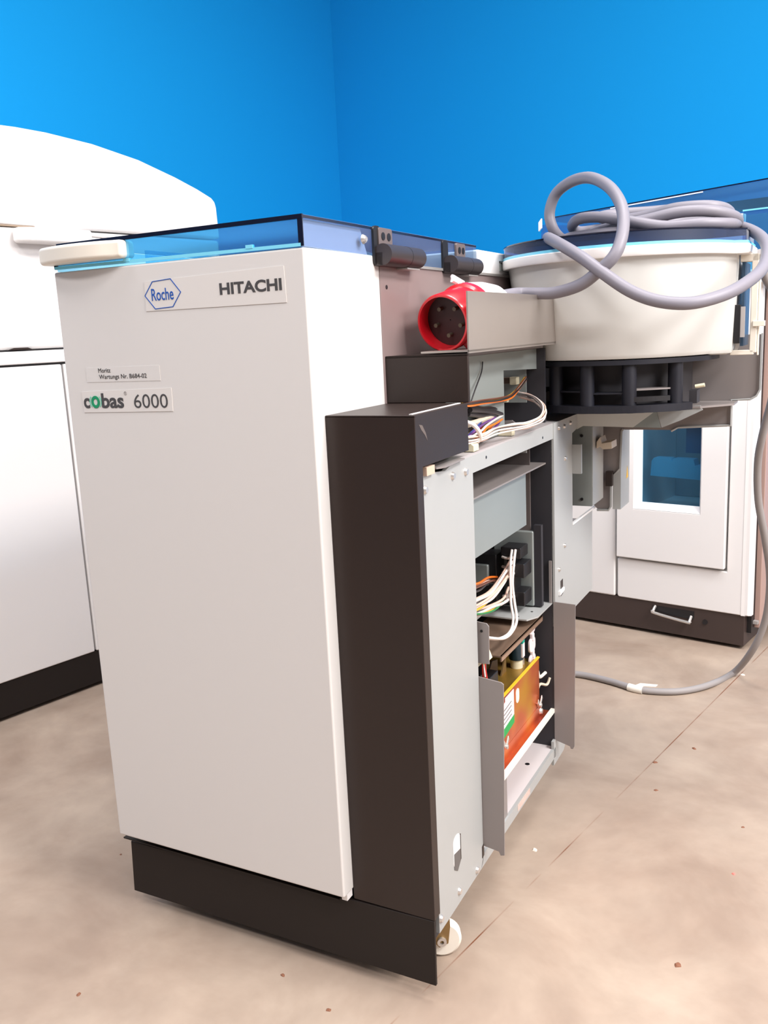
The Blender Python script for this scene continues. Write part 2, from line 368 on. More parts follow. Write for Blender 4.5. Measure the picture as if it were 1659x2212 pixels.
# ---- lettering and label plates on the front cover
pl = P('maker_label', MB().prism([(-.288, .973), (-.034, .9775), (-.033, .9275), (-.290, .929)], 'y', -.0009, .0002), LABELM)
hexo = [(-.290, .952), (-.2725, .9725), (-.2365, .9745), (-.2185, .9535), (-.236, .9325), (-.2715, .931)]
cxh, czh = -.2545, .9527
hexi = [(cxh+(x-cxh)*.955, czh+(z-czh)*.945) for x, z in hexo]
P('hexagon_emblem', MB().ring(hexo, hexi, 'y', -.0014, -.0008), BLUEI, pl)
t1 = text('emblem_lettering', 'Roche', BLUEI, pl, -.276, -.0012, .944+FL, .0185, .0425, bold=.006)
t2 = text('maker_lettering', 'HITACHI', GREYI, pl, -.147, -.0012, .9455+FL, .0160, .108, bold=.03)
pc = P('model_label', MB().prism([(-.4445, .8085), (-.255, .812), (-.256, .776), (-.4435, .7745)], 'y', -.0009, .0002), LABELM)
text('model_lettering', 'c', GREYI, pc, -.4415, -.0012, .7825+FL, .0237, .0130, bold=.026)
text('model_lettering', 'bas', GREYI, pc, -.4022, -.0012, .7825+FL, .0237, .0475, bold=.026)
text('model_lettering', '6000', GREYI, pc, -.333, -.0012, .7815+FL, .0228, .069, bold=-.004)
text('registered_mark', '\u00ae', PALEI, pc, -.3525, -.0012, .802+FL, .006, .006)
go = MB(); rg = lambda r, ks=1: [(-.4153+r*ks*math.cos(2*PI*k/24), .7915+r*math.sin(2*PI*k/24)) for k in range(24)]
go.ring(rg(.0100, .92), rg(.0052, .85), 'y', -.0018, -.0008); P('green_ring', go, GREENI, pc)
for sgn in (-1, 1):
    ar = MB(); n_ = 9; outer = [(-.4153+sgn*.0130*math.cos(math.radians(-42+84*k/n_)), .792+.0130*math.sin(math.radians(-42+84*k/n_))) for k in range(n_+1)]
    inner = [(-.4153+sgn*.0112*math.cos(math.radians(-42+84*k/n_)), .792+.0118*math.sin(math.radians(-42+84*k/n_))) for k in range(n_+1)]
    ar.prism(outer+inner[::-1], 'y', -.0016, -.0008); P('green_arc', ar, GREENL, pc)
ps = P('service_sticker', MB().prism([(-.43, .8465), (-.275, .847), (-.275, .8235), (-.43, .8235)], 'y', -.0005, .0002), WHITE)
text('service_lettering', 'Moritz', GREYI, ps, -.4025, -.0008, .8385+FL, .0072, .026)
text('service_lettering', 'Wartungs Nr. B684-02', GREYI, ps, -.402, -.0008, .8285+FL, .0072, .100)

# ---- side frame (plane x = .138)
XG = .138
fr = MB()
fr.prism([(.060, .676), (.075, .678), (.14, .671), (.17, .678), (.70, .681), (.70, .650), (.2525, .650), (.2525, -.048), (.24, -.058), (.10, -.060), (.0575, -.060)], 'x', XG-.006, XG)
fr.prism([(.2525, -.036), (.70, -.036), (.70, -.058), (.24, -.058)], 'x', XG-.006, XG)
frame = P('side_frame', fr, GALV)
dk = MB(); dk.box(-.2, XG-.001, .13, 1.015, .677, .682); deck = P('frame_deck', dk, mat('deck_grey', (172, 166, 166), .42))
P('deck_front_tab', MB().box(.10, .144, .062, .09, .676, .6885), mat('beige_tab', (206, 176, 156), .5), deck)
P('deck_side_tab', MB().prism([(.10, .10), (.142, .10), (.150, .115), (.146, .20), (.10, .20)], 'z', .680, .6825), TAUPE, deck)
# post behind, with its window cut and lower return
po = MB()
po.prism([(.700, .682), (.86, .683), (.885, .683), (.905, .662), (.885, .652), (.84, .645), (.84, .442), (.700, .30)], 'x', XG-.0045, XG+.0015)
po.prism([(.700, .30), (.84, .442), (1.015, .438), (1.015, .240), (.84, .240), (.700, .243)], 'x', XG-.0045, XG+.0015)
P('rear_post', po, GALV)
P('post_edge_lip', MB().box(XG-.002, XG+.003, .84, 1.10, .438, .4425), WHITE2)
P('post_clip_tab', MB().box(XG+.001, XG+.022, .838, .846, .555, .620), GALV)
P('bay_rear_jamb', box(-.02, XG-.003, .7, .708, -.05, .676), DARK)
# flanges standing out from the frame
f1 = MB().prism([(XG-.006, .299), (.178, .2935), (.182, .2905), (.177, -.029), (.170, -.031), (.167, -.024), (.130, -.018), (XG-.006, -.018)], 'y', .2535, .2560)
P('front_flange', f1, TAUPE)
f2 = MB().prism([(XG-.002, .2992), (.1835, .2972), (.1800, -.0265), (.1765, -.034), (.1720, -.034), (.1700, -.0285), (XG-.002, -.019)], 'y', .6985, .7010)
P('rear_flange', f2, TAUPE)
P('rear_foot_plate', MB().prism([(.685, -.018), (.80, -.018), (.80, -.045), (.76, -.072), (.685, -.074)], 'x', XG-.006, XG), GALV)
tabo = P('small_bracket', MB().prism([(.120, .395), (.151, .392), (.155, .387), (.154, .32), (.120, .32)], 'y', .262, .2645), TAUPE)
P('bracket_hole', MB().cyl((.142, .2615, .378), (.142, .2618, .378), .0025, 10), BLACK, tabo)
# screws and holes
for (y_, z_) in ((.168, .659), (.221, .657), (.066, .655), (.736, .668), (.777, .667), (.824, .669), (.782, .597), (.774, .406), (.73, .363), (.14, -.037), (.22, -.047), (.064, -.038)):
    m_ = MB(); screw(m_, XG+(.0015 if y_ > .7 else 0), y_, z_, r=.0068 if y_ < .3 else .005, h=.004); P('frame_screw', m_, CHROME, frame, smooth=True)
for (y_, z_) in ((.314, .667), (.629, .661)):
    P('frame_hole', MB().cyl((XG, y_, z_), (XG+.0006, y_, z_), .0026, 10), BLACK, frame)
P('frame_slot', MB().prism(rounded(.121, .151, .012, .068, .013, 6), 'x', XG-.0002, XG+.0006), WHITE2, frame)
P('frame_slot_edge', MB().box(XG, XG+.001, .1495, .152, .016, .062), BROWN, frame)
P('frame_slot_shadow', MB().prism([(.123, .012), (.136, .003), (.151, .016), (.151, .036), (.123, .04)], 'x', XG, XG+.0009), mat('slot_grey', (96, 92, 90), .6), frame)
P('frame_slot', MB().prism([(.246, -.040), (.255, -.038), (.255, -.015), (.246, -.018)], 'x', XG, XG+.0007), BROWN, frame)
P('post_slot', MB().prism([(.741, .288+.012), (.757, .288+.014), (.757, .335), (.741, .334)], 'x', XG+.001, XG+.0025), BROWN, frame)
P('post_slot_lip', MB().prism([(.725, .306), (.757, .310), (.757, .317), (.725, .315)], 'x', XG+.001, XG+.006), WHITE2, frame)
st = P('rating_sticker', MB().prism([(.44, -.053), (.515, -.054), (.515, -.041), (.44, -.040)], 'x', XG-.0002, XG+.0004), mat('faded_sticker', (204, 178, 168), .6, noise=.3, nscale=180), frame)

# ---- inside the bay
P('bay_floor', box(-.2, XG-.006, .235, .70, -.042, -.036), mat('lit_tray_grey', (204, 198, 198), .42))  # frame sheet colour raised to imitate light falling on the bay floor
P('bay_floor_hole', MB().cyl((.105, .60, -.0362), (.105, .60, -.0355), .005, 14), BLACK)
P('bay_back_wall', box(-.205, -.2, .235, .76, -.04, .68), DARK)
P('upper_shelf', MB().prism([(-.2, .24), (.118, .24), (.122, .30), (.122, .71), (-.2, .71)], 'z', .597, .600), TAUPE)
P('hanging_panel', box(.106, .110, .24, .604, .487, .597), GALVD)
P('bay_dark_panel', box(-.19, .10, .66, .664, .30, .66), mat('dim_taupe', (92, 84, 82), .55))
P('bay_top_clip', box(.06, .10, .64, .645, .628, .655), GALV)
ms = MB().prism([(-.2, .24), (.02, .24), (.02, .572), (.118, .572), (.133, .60), (.133, .70), (-.2, .70)], 'z', .294, .297)
mshelf = P('middle_shelf', ms, GALV)
for x_, y_ in ((.095, .585), (.112, .625)):
    P('shelf_hole', MB().cyl((x_, y_, .2971), (x_, y_, .2976), .0026, 10), BLACK, mshelf)
P('shelf_end_strip', box(.128, .1335, .694, .6975, .297, .39), TAUPE, mshelf)
s2 = MB(); s2.prism([(.02, .40), (.124, .405), (.124, .66), (.02, .66)], 'z', .276, .279); s2.box(.121, .124, .405, .66, .268, .279)
P('lower_shelf', s2, mat('tan_reflecting_steel', (190, 160, 138), .25, metal=.7))
P('component_cover', box(.02, .108, .652, .668, .30, .462), GALVD, bevel=.003)
P('component_cover_side', box(.108, .124, .656, .668, .30, .475), DARK)
cb = MB(); cb.box(.055, .098, .60, .648, .415, .438); cb.box(.064, .082, .61, .648, .32, .42); cb.box(.078, .105, .60, .648, .375, .405); cb.box(.078, .105, .60, .648, .315, .345); cb.box(.0, .045, .60, .648, .30, .42)
P('connector_block', cb, BLACK, bevel=.002)
P('relay_cover', box(-.01, .03, .59, .60, .355, .40), GALVD, bevel=.003)
P('relay_clip', box(-.022, -.018, .585, .59, .36, .385), NYLON)
def wires(name, paths, r, mk, parent=A):
    w_ = MB()
    for p_ in paths: w_.tube(p_, r, 8, 5)
    return P(name, w_, WIRES[mk], parent, smooth=True)
def bundle(name, path, n_, r, spread, keys, parent=A):
    for i in range(n_):
        a_ = 2*PI*i/n_; off = Vector((spread*math.cos(a_)*.6, spread*math.cos(a_+.7)*.4, spread*math.sin(a_)))
        pts = [Vector(p_)+off*(1+.35*math.sin(2.1*j+i)) for j, p_ in enumerate(path)]
        w_ = MB(); w_.tube(pts, r, 8, 5); P(name, w_, WIRES[keys[i % len(keys)]], parent, smooth=True)
# thick pale leads sweeping from the black connectors to the left
bundle('pale_lead', [[0.0792, 0.6, 0.4021], [0.0758, 0.55, 0.3858], [0.0846, 0.46, 0.3789], [0.0955, 0.36, 0.3914], [0.1062, 0.29, 0.4076]], 6, .0026, .0078, ['pink', 'white', 'pink', 'grey'])
bundle('pale_lead', [[0.0741, 0.6, 0.3473], [0.0833, 0.54, 0.343], [0.0839, 0.46, 0.3538], [0.091, 0.37, 0.3703], [0.1016, 0.3, 0.3889]], 3, .0026, .0058, ['white', 'pink'])
bundle('earth_lead', [[0.0666, 0.52, 0.3598], [0.0855, 0.42, 0.3724], [0.0974, 0.35, 0.3833], [0.1059, 0.29, 0.3967]], 2, .0022, .003, ['yellow', 'green'])
bundle('earth_lead', [[0.0784, 0.54, 0.3406], [0.0885, 0.46, 0.3487], [0.0961, 0.38, 0.3669], [0.1017, 0.3, 0.3923]], 2, .0020, .003, ['green', 'yellow'])
bundle('dark_lead', [[0.051, 0.59, 0.3679], [0.0652, 0.5, 0.3938], [0.0851, 0.4, 0.4141], [0.1031, 0.3, 0.4353]], 4, .0024, .007, ['brown', 'orange', 'pink', 'black'])
bundle('white_lead', [[0.0845, 0.598, 0.4343], [0.0881, 0.575, 0.4141], [0.0916, 0.56, 0.3748], [0.0973, 0.55, 0.3395], [0.1109, 0.52, 0.3116], [0.1196, 0.47, 0.3042], [0.1244, 0.41, 0.3129], [0.1321, 0.33, 0.3408], [0.1302, 0.28, 0.3616]], 2, .0027, .0046, ['white', 'white'])
for z_, y0_ in ((.418, .600), (.398, .60), (.385, .6), (.335, .6)):
    P('connector_pin', MB().tube([(.060, y0_-.004, z_), (.072, y0_-.010, z_), (.086, y0_-.004, z_+.001)], .0028, 8, 4), WIREW, smooth=True)
# power supply with gold plate
ps_ = P('supply_plate', MB().prism([(.30, .078), (.655, .078), (.655, .187), (.30, .187)], 'x', .113, .116), GOLD)
P('supply_top', box(.0, .113, .30, .655, .178, .181), OLIVE, ps_)
P('supply_edge', box(.112, .1175, .30, .655, .186, .1885), YELLOW, ps_)
P('supply_tray', MB().prism([(.30, .078), (.30, .052), (.67, .052), (.67, .078)], 'x', .114, .1165), GOLD, ps_)
P('supply_tray_floor', MB().prism([(.0, .30), (.128, .30), (.128, .69), (.0, .69)], 'z', .050, .0525), GOLD, ps_)
P('tray_rail', MB().tube([(.132, .37, .050), (.132, .70, .050)], .006, 4, 2, False), NYLON, ps_)
P('tray_support', box(.124, .134, .30, .392, -.036, .044), TAUPE, ps_)
lb_ = P('supply_label', MB().prism([(.40, .115), (.49, .125), (.49, .180), (.44, .180), (.44, .172), (.40, .165)], 'x', .116, .1166), PAPER, ps_)
P('label_green_band', MB().prism([(.40, .098), (.49, .110), (.49, .127), (.40, .117)], 'x', .1161, .1169), LGREEN, lb_)
for k in range(4):
    P('label_print_line', MB().prism([(.415, .128+k*.009), (.475, .133+k*.009), (.475, .1345+k*.009), (.415, .1295+k*.009)], 'x', .1163, .1170), GREYI, lb_)
P('qc_dot', MB().prism(rounded(.503, .522, .142, .172, .009), 'x', .116, .1168), NYLON, ps_)
def wingnut(y_, z_):
    w_ = MB(); w_.cyl((.116, y_, z_), (.126, y_, z_), .005, 12); w_.prism([(y_-.004, z_-.003), (y_-.016, z_+.010), (y_-.012, z_+.018), (y_, z_+.004), (y_+.012, z_+.018), (y_+.016, z_+.010), (y_+.004, z_-.003)], 'x', .121, .1235)
    P('wing_nut', w_, CHROME, ps_, bevel=.001)
wingnut(.425, .088); wingnut(.64, .085)
for y_, z_ in ((.395, .062), (.66, .062)):
    m_ = MB(); screw(m_, .1165, y_, z_, r=.008, h=.004); P('supply_screw', m_, CHROME, ps_, smooth=True)
for x_, y_ in ((.08, .46), (.09, .62)):
    P('supply_nut', MB().cyl((x_, y_, .181), (x_, y_, .196), .0055, 8), CHROME, ps_)
sb = MB(); sb.box(.07, .10, .37, .45, .181, .232); sb.box(.085, .10, .36, .38, .232, .262); P('supply_relay', sb, BLACK, ps_, bevel=.002)
P('supply_fin', MB().prism([(.47, .181), (.52, .181), (.52, .225), (.49, .232), (.47, .215)], 'x', .07, .073), BROWN, ps_)
P('supply_fin', MB().prism([(.54, .181), (.57, .181), (.57, .22)], 'x', .07, .073), ZINC, ps_)
cap_ = P('capacitor', MB().cyl((.085, .60, .200), (.085, .60, .262), .0155, 20), TEAL, ps_, smooth=True)
P('capacitor_sleeve', MB().box(.0955, .1015, .592, .606, .206, .236), PAPER, cap_); P('capacitor_band', MB().box(.0955, .1016, .592, .606, .236, .244), TEALB, cap_)
P('capacitor_base', MB().cyl((.085, .60, .181), (.085, .60, .200), .013, 16), CREAMC, cap_, smooth=True)
for k in range(3):
    P('capacitor_terminal', MB().cyl((.085, .592+.008*k, .262), (.085, .592+.008*k, .268), .0032, 8), CHROME, cap_)
for z_ in (.255, .215, .178):
    rr_ = MB(); rr_.prism(rounded(.635, .672, z_-.016, z_+.014, .01), 'x', .098, .104); rr_.prism(rounded(.648, .66, z_+.008, z_+.026, .004), 'x', .098, .106)
    P('cable_clip', rr_, PAPER, bevel=.002)
P('white_strap', MB().tube([(.105, .66, .17), (.11, .665, .15), (.112, .672, .135), (.12, .69, .14)], .0035, 6, 5), NYLON, smooth=True)
P('tan_strap', MB().tube([(.108, .66, .10), (.112, .672, .118), (.122, .69, .112), (.126, .70, .125)], .003, 6, 5), SLEEVE, smooth=True)
cs = MB(); cs.prism([(.12, .36), (.135, .345), (.15, .305), (.128, .29), (.118, .31)], 'y', .27, .285)
P('sheet_clip', MB().prism([(.118, .345), (.134, .349), (.146, .318), (.138, .312), (.128, .338), (.118, .335)], 'y', .275, .30), CREAMC)
P('sheet_clip', MB().prism([(.110, .330), (.121, .333), (.128, .306), (.121, .303), (.115, .322), (.110, .322)], 'y', .275, .30), CREAMC)
bundle('red_lead', [(.128, .31, .318), (.120, .325, .302), (.118, .33, .285), (.120, .33, .262)], 4, .0018, .004, ['red', 'white', 'red', 'yellow'])
P('terminal_cap', box(.098, .108, .345, .37, .262, .295), BLACK, bevel=.001)

# ---- wires on the deck
P('curved_steel_band', MB().prism([(.1430, .238), (.1430, .70), (.140, .76), (.128, .805), (.120, .82), (.1185, .8185), (.126, .803), (.1375, .76), (.1405, .70), (.1405, .238)], 'z', .842, .937), STEEL, smooth=True)
P('band_top_flange', MB().prism([(.06, .238), (.1430, .238), (.1430, .70), (.140, .76), (.128, .805), (.06, .79)], 'z', .844, .847), STEEL)
bp_ = MB().prism([(.236, .684), (.512, .684), (.512, .801), (.86, .787), (.885, .800), (.888, .84), (.236, .84)], 'x', .098, .101)
P('grey_back_plate', bp_, GALVD)
P('black_lead_loop', MB().tube([(.103, .40, .822), (.106, .385, .805), (.112, .34, .78), (.115, .31, .76)], .0013, 6, 5), WIRES['black'], smooth=True)
eb = P('electronics_panel', box(.0, .082, .70, .704, .725, .80), GALVD)
P('panel_component', box(.03, .05, .688, .70, .765, .778), mat('dull_bronze', (110, 94, 82), .4, metal=.4), eb, bevel=.001)
P('panel_connector', box(.052, .068, .682, .70, .763, .779), CREAMC, eb, bevel=.002)
P('panel_connector', box(.040, .048, .678, .69, .727, .735), CREAMC, eb, bevel=.001)
P('dark_bracket', box(-.02, .118, .712, .72, .683, .835), DARK)
hk = MB().prism([(.05, .700), (.0985, .703), (.107, .697), (.107, .683), (.05, .683)], 'y', .56, .563); hk.box(.05, .107, .54, .563, .682, .684)
P('cable_saddle', hk, TAUPE)
bundle('harness_lead', [[0.0901, 0.675, 0.7755], [0.0893, 0.63, 0.7601], [0.105, 0.54, 0.7516], [0.1134, 0.455, 0.7509], [0.1224, 0.35, 0.7567], [0.1291, 0.27, 0.7607], [0.1273, 0.245, 0.7622]], 5, .0015, .0032, ['black', 'brown', 'yellow', 'pink', 'orange'])
bundle('white_harness_lead', [[0.0755, 0.67, 0.7423], [0.0984, 0.66, 0.741], [0.1272, 0.63, 0.7349], [0.1505, 0.6, 0.7194], [0.1563, 0.56, 0.7073], [0.1535, 0.49, 0.7018], [0.1475, 0.43, 0.7035], [0.1347, 0.37, 0.7054], [0.1362, 0.31, 0.7016], [0.1305, 0.262, 0.7014], [0.1233, 0.25, 0.7028]], 7, .0014, .0056, ['white', 'pink', 'white', 'grey'])
bundle('ribbon_lead', [[0.0926, 0.5, 0.7109], [0.1002, 0.44, 0.7097], [0.1097, 0.38, 0.7082], [0.12, 0.32, 0.7033], [0.1233, 0.27, 0.7003]], 12, .0019, .0115, ['orange', 'white', 'purple', 'blue', 'yellow', 'black', 'red', 'white', 'green'])
bundle('black_harness', [[0.0947, 0.5, 0.7205], [0.1007, 0.44, 0.7307], [0.1062, 0.38, 0.7381], [0.1167, 0.29, 0.7483]], 4, .0042, .0065, ['black', 'black', 'grey'])
P('cream_sleeve', MB().tube([[0.0918, 0.5, 0.7179], [0.0998, 0.43, 0.7225], [0.1092, 0.36, 0.7225], [0.12, 0.28, 0.725]], .0052, 8, 5), SLEEVE, smooth=True)
P('white_loop_lead', MB().tube([[0.1226, 0.27, 0.7306], [0.1318, 0.275, 0.7256], [0.1384, 0.28, 0.716], [0.1382, 0.29, 0.7033], [0.1315, 0.29, 0.6956]], .0038, 8, 5), WIREW, smooth=True)
P('saddle_clip', MB().prism([(.100, .683), (.128, .683), (.128, .694), (.116, .702), (.108, .698)], 'y', .475, .492), CREAMC, bevel=.001)
P('saddle_clip', MB().prism([(.108, .683), (.137, .683), (.137, .693), (.122, .703), (.112, .698)], 'y', .262, .285), CREAMC, bevel=.001)
ml_ = MB(); [ml_.cyl((.128, .86, z_), (.128, .86, z_+.0042), .017, 20) for z_ in (.712, .723, .734)]
P('motor_pulley', ml_, CHROME, smooth=True)
P('motor_mount', box(.062, .14, .83, .834, .702, .748), BLACK)
P('motor_window', MB().prism(rounded(.085, .104, .706, .738, .004), 'y', .826, .83), TAUPE)

# ---- wing with the round reagent tub
CX, CY = .229, .905
def arc(r, a0, a1, n_=28, k=1.0): return [(CX+r*k*math.cos(math.radians(a0+(a1-a0)*i/n_)), CY+r*math.sin(math.radians(a0+(a1-a0)*i/n_))) for i in range(n_+1)]
def tubshape(r): return [(CX+.985*r*math.cos(math.radians(t)), CY+r*math.sin(math.radians(t))) for t in range(174, 362-12, 4)]
def loft(mb, rings):
    """rings: list of (outline, z) with equal counts"""
    R = [[mb.bm.verts.new((x, y, z)) for x, y in o_] for o_, z in rings]; n_ = len(R[0]); fs = []
    for a_, b_ in zip(R, R[1:]):
        for i in range(n_): fs.append(mb.bm.faces.new((a_[i], a_[(i+1) % n_], b_[(i+1) % n_], b_[i])))
    fs += [mb.bm.faces.new(R[0][::-1]), mb.bm.faces.new(R[-1])]
    bmesh.ops.recalc_face_normals(mb.bm, faces=fs); return mb
def tubo(r, xr=None, grow=0):
    o_ = [(CX+r*math.cos(math.radians(t)), CY+r*math.sin(math.radians(t))) for t in range(180, 346, 5)]
    xr = xr if xr is not None else .462
    o_ = [(min(x, xr), y) for x, y in o_]
    last = o_[-1]; o_ = o_[:-1]+[(xr, max(last[1], .84))]
    return o_+[(xr, .99), (CX-r, .99)]
TUB = thing
tb = MB(); loft(tb, [(tubo(.190, .452), .8055), (tubo(.203, .459), .808), (tubo(.209, .462), .816), (tubo(.236, .468), .985), (tubo(.238, .468), 1.0)])
tub = P('reagent_tub', tb, TUBM, smooth=True)
rm_ = MB(); loft(rm_, [(tubo(.251, .489), .999), (tubo(.253, .492), 1.002), (tubo(.253, .492), 1.016), (tubo(.251, .490), 1.018)])
P('tub_rim', rm_, WHITE2, tub, smooth=True)
cyn = MB(); loft(cyn, [(tubo(.2500, .488), 1.018), (tubo(.2500, .488), 1.0235)]); P('tub_gasket', cyn, EDGEC, tub, smooth=True)
gl_ = MB(); loft(gl_, [(tubo(.247, .485), 1.0215), (tubo(.2465, .484), 1.0445)])
gl_.bm.faces.ensure_lookup_table()
P('tub_lid', gl_, LIDT, tub, smooth=True)
tp_ = MB(); loft(tp_, [(tubo(.248, .486), 1.0445), (tubo(.2485, .486), 1.0465)]); P('tub_lid_plate', tp_, EDGE, tub, smooth=True)
wf = MB(); wf.tube([(-.022, .93, .99), (-.022, .93, 1.022), (-.018, .93, 1.028), (.10, .93, 1.030)], .004, 8, 5); P('tub_lid_stay', wf, WHITE2, tub, smooth=True)
# right hand side of the tub: recess, latch and white frame
rs = MB(); rs.box(.474, .480, .885, .99, .82, .985); P('tub_recess', rs, mat('slate_glass', (52, 72, 92), .25), tub)
wfm = MB(); wfm.box(.492, .5045, .885, .905, .806, 1.0); wfm.box(.47, .5045, .885, .905, .985, 1.0); wfm.box(.455, .50, .885, .905, .802, .812); wfm.box(.505, .509, .895, .90, .80, 1.0)
P('tub_side_frame', wfm, IVORY, tub, bevel=.0015)
P('tub_side_peg', box(.497, .520, .88, .892, .858, .869), IVORY, tub, bevel=.001)
P('tub_latch', box(.464, .476, .86, .884, .826, .902), BLACK, tub, bevel=.001)
P('tub_latch_blade', box(.476, .484, .862, .868, .838, .898), PALEI, tub)
# rotor housing below
P('rotor_core', MB().revolve((CX, CY, 0), (0, 0, 1), [(.70, .001), (.70, .150), (.8055, .150), (.8055, .001)], 48), DARK, tub, smooth=True)
ro = P('rotor_ring', MB().prism(arc(.201, 170, 327, 40)+arc(.160, 170, 327, 40)[::-1], 'z', .7005, .7155), DISK, tub)
P('rotor_top_ring', MB().revolve((CX, CY, 0), (0, 0, 1), [(.796, .150), (.796, .203), (.8054, .203), (.8054, .150)], 56), DISK, tub, smooth=True)
for a_ in (238, 262, 288, 318, 208):
    x_, y_ = CX+.184*math.cos(math.radians(a_)), CY+.184*math.sin(math.radians(a_))
    P('rotor_post', MB().cyl((x_, y_, .700), (x_, y_, .806), .0145, 18), DISK, tub, smooth=True)
for a0, a1, z0 in ((240, 258, .742), (292, 318, .744), (266, 284, .738)):
    o_ = arc(.188, a0, a1, 8); i_ = arc(.150, a0, a1, 8)
    P('rotor_shelf', MB().prism(o_+i_[::-1], 'z', z0, z0+.003), TAUPE if a0 == 292 else DISK, tub)
P('rotor_slot', MB().prism(arc(.196, 290, 312, 8)+arc(.186, 290, 312, 8)[::-1], 'z', .722, .732), BLACK, tub)
P('rotor_box', box(.39, .405, .80, .84, .712, .738), DARK, tub)
P('rotor_pin', MB().cyl((.40, .81, .745), (.418, .81, .748), .004, 10), CREAMC, tub, smooth=True)
# rear plate with folded rim
rp = [(-.02, .840), (.504, .840), (.504, .725), (.499, .712), (.490, .704), (.474, .701), (.4465, .701), (.4465, .645), (.335, .640), (.320, .632), (.212, .632), (.2085, .628), (.205, .54), (.184, .517), (.183, .447), (.178, .440), (.152, .438), (.13, .46), (.11, .66), (-.02, .66)]
P('rear_plate', MB().prism(rp, 'y', 1.022, 1.026), TAUPE)
def rim(name, pts, r=.0028): return P(name, MB().tube([(x, 1.018, z) for x, z in pts], r, 4, 1, False), GALV)
rim('rear_plate_rim', [(.505, .842), (.505, .722), (.498, .708), (.485, .7005), (.4475, .6995), (.4475, .6435), (.335, .6385), (.320, .630)])
rim('rear_plate_rim', [(.212, .634), (.2085, .628), (.2055, .54), (.184, .516), (.1835, .447), (.178, .4385), (.150, .4375)])
P('rear_side_skin', MB().prism([(1.026, .44), (1.12, .44), (1.12, .652), (1.026, .652)], 'x', .186, .205), GALV)
yl = P('warning_sticker', MB().prism([(1.085, .505), (1.105, .507), (1.095, .535)], 'x', .205, .2056), YELLOW)
# apron across the wing front
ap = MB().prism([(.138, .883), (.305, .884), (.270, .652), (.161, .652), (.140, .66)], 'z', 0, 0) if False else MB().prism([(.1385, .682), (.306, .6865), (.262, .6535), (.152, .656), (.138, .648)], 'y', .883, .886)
P('wing_apron', ap, mat('lightened_apron_sheet', (214, 216, 212), .45, spec=.4))  # apron sheet made paler than the frame to offset weak light here
P('apron_gusset', MB().prism([(.306, .6865), (.262, .6535), (.320, .6525), (.312, .685)], 'y', .886, .889), GALVD)
P('apron_brace', MB().prism([(.312, .685), (.322, .6525), (.36, .668), (.405, .690), (.40, .70), (.33, .692)], 'y', .888, .892), GALV)
P('wing_deck', MB().prism([(.138, .886), (.40, .886), (.46, .95), (.46, 1.02), (.138, 1.02)], 'z', .694, .698), TAUPE)
# box behind the post window
P('post_inner_box', box(.118, .168, .90, .99, .470, .655), GALVD)
P('inner_box_side', box(.168, .1695, .902, 1.0, .472, .652), GALV)
P('inner_box_floor', box(.11, .136, .84, .90, .436, .440), TAUPE)
for z_ in (.486, .632):
    P('inner_box_screw', MB().cyl((.145, .8995, z_), (.145, .8975, z_), .0035, 10), BLACK)
P('spring_clip', MB().prism([(.172, .615), (.180, .626), (.184, .612), (.206, .616), (.207, .600), (.186, .598), (.180, .604), (.172, .600)], 'y', .925, .975), SLEEVE, bevel=.001)
P('brown_block', box(.175, .190, 1.0, 1.015, .50, .535), BROWN)

# ---- castors
def castor(x_, y_, ang):
    T_ = Matrix.Translation((x_, y_, FL)) @ Matrix.Rotation(math.radians(ang), 4, 'Z')
    def K(name, mb, m, parent, **k): return mb.build(name, m, parent, xf=T_, **k)
    c_ = K('castor_fork', MB().prism([(-.020, -.068), (.012, -.068), (.013, -.10), (.009, -.132), (-.006, -.139), (-.017, -.126)], 'x', .011, .0135), ZINC, A)
    K('castor_wheel', MB().revolve((-.010, 0, -.1275), (1, 0, 0), [(0, .002), (0, .028), (.004, .0325), (.016, .0325), (.020, .028), (.020, .002)], 36), NYLON, c_, smooth=True)
    K('castor_nut', MB().revolve((.0135, -.002, -.127), (1, 0, 0), [(0, .0035), (0, .008), (.004, .008), (.004, .0035)], 16), CHROME, c_, smooth=True)
    K('castor_stem', box(-.016, .012, -.016, .016, -.072, -.058), ZINC, c_)
castor(0.1062, 0.1340, -60); castor(-.06, .90, 0); castor(-.42, .105, -30); castor(-.42, .90, 10)

